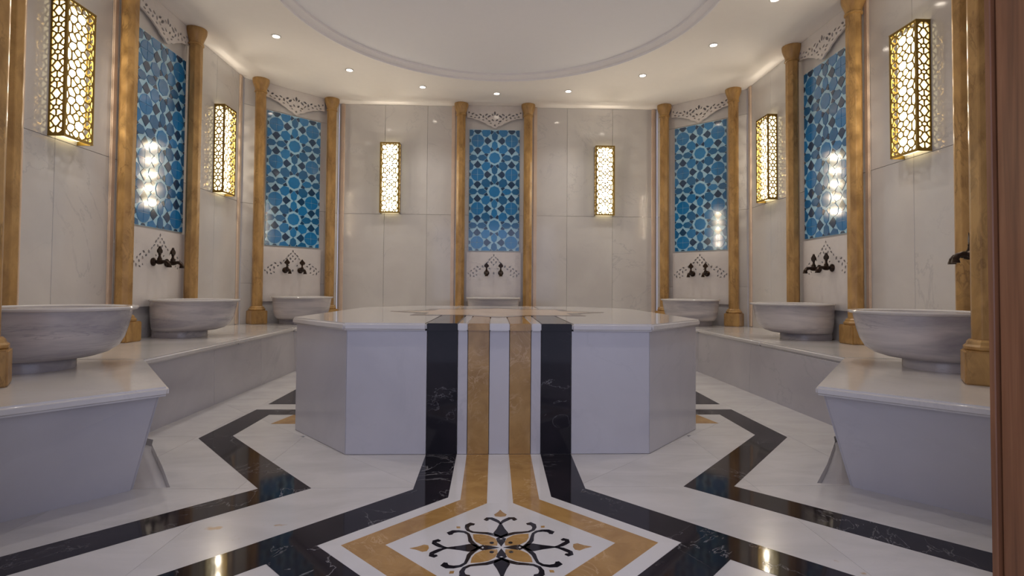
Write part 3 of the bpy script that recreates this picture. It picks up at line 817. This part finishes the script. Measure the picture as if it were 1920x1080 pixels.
def lamp_parts(root):
    o = link('front_lattice', LF, None, root); o.location = (0, -LD, 0)
    o = link('side_lattice', LS, None, root); o.location = (-LW / 2, -LD / 2, 0); o.rotation_euler = (0, 0, -PI / 2)
    o = link('side_lattice', LS, None, root); o.location = (LW / 2, -LD / 2, 0); o.rotation_euler = (0, 0, PI / 2)
    for s in (-1, 1):
        MB().box(s * LW / 2 - 0.006, s * LW / 2 + 0.006, -LD - 0.006, -LD + 0.006, -0.002, LH + 0.002).build('corner_post', 'gold', root, False, 0.001)
    for z in (-0.006, LH - 0.004):
        mb = MB().box(-LW / 2 - 0.006, LW / 2 + 0.006, -LD - 0.007, -LD + 0.003, z, z + 0.01)
        mb.box(-LW / 2 - 0.006, -LW / 2 + 0.004, -LD, 0, z, z + 0.01); mb.box(LW / 2 - 0.004, LW / 2 + 0.006, -LD, 0, z, z + 0.01)
        mb.build('end_frame', 'gold', root)
    MB().box(-LW / 2 + 0.02, LW / 2 - 0.02, -LD + 0.048, -0.012, 0.02, LH - 0.02).build('diffuser', 'diffuser', root)
    MB().box(-0.05, 0.05, -0.012, 0.0, 0.1, LH - 0.1).build('back_plate', 'gold', root)
    for j in range(5):
        ld = bpy.data.lights.new('bulb', 'POINT'); ld.energy = BULB_W; ld.color = (1.0, 0.88, 0.71); ld.shadow_soft_size = 0.014
        lo = bpy.data.objects.new('bulb', ld); COL.objects.link(lo); lo.parent = root; lo.location = (0, -LD + 0.028, LH * (j + 0.5) / 5)
for (x, y, a, l) in ((-1.585, 7.97, 0, 'lit gold lattice lamp on the far wall left of the middle niche'), (1.605, 7.97, 0, 'lit gold lattice lamp on the far wall right of the middle niche'),
                     (-3.33, 6.455, 90, 'lit gold lattice lamp on the left wall between the two deeper blue panels'), (3.38, 6.45, -90, 'lit gold lattice lamp on the right wall between the two deeper blue panels'),
                     (-3.33, 4.15, 90, 'big lit gold lattice lamp at the top left, nearest the viewer'), (3.38, 4.175, -90, 'big lit gold lattice lamp at the top right, nearest the viewer')):
    instance('lamp', lamp_parts, 'wall_lamp', l, 'wall lamp', (x, y, 2.11), math.radians(a), 'gold lattice wall lamps')

# ------------------------------------------------------------------ ceiling downlights
def spot_parts(root):
    m = MB(); n = 20
    rg = lambda r, z: [(r * math.cos(2 * PI * i / n), r * math.sin(2 * PI * i / n), z) for i in range(n)]
    r0 = [rg(0.052, 0.0), rg(0.052, -0.006), rg(0.040, -0.008), rg(0.034, -0.002), rg(0.034, 0.0)]
    m.rings(r0, False, False); m.build('trim_ring', 'spot_ring', root, True)
    MB().rings([rg(0.033, -0.004), rg(0.033, -0.0005)]).build('lens', 'bulb', root)
DL = [(-0.02, 7.42, 'farthest ceiling downlight, above the middle niche')]
vis = {-1: [(-1.03, 7.23, 'first ceiling downlight left of the farthest one'), (-1.877, 6.71, 'second ceiling downlight left of the farthest one'), (-2.437, 5.84, 'third ceiling downlight to the left, largest in view on the left')],
       1: [(0.968, 7.28, 'first ceiling downlight right of the farthest one'), (1.84, 6.69, 'second ceiling downlight right of the farthest one'), (2.39, 5.81, 'third ceiling downlight to the right, largest in view on the right')]}
DL += vis[-1] + vis[1]
for s in (-1, 1):
    for k, a in enumerate((0, -22.5, -45, -67.5)):
        DL.append((CX + s * 2.6 * math.cos(math.radians(a)), CY + 2.6 * math.sin(math.radians(a)), '%s ceiling downlight of the near %s quarter of the ring' % (('first', 'second', 'third', 'fourth')[k], 'left' if s < 0 else 'right')))
for x, y, l in DL:
    o = instance('spot', spot_parts, 'downlight', l, 'downlight', (x, y, ZC), 0, 'round ceiling downlights')
    ld = bpy.data.lights.new('downlight_beam', 'SPOT'); ld.energy = SPOT_W; ld.color = (1.0, 0.93, 0.87); ld.spot_size = math.radians(105); ld.spot_blend = 0.9; ld.shadow_soft_size = 0.03
    lo = bpy.data.objects.new('downlight_beam', ld); COL.objects.link(lo); lo.parent = o; lo.location = (0, 0, -0.015)
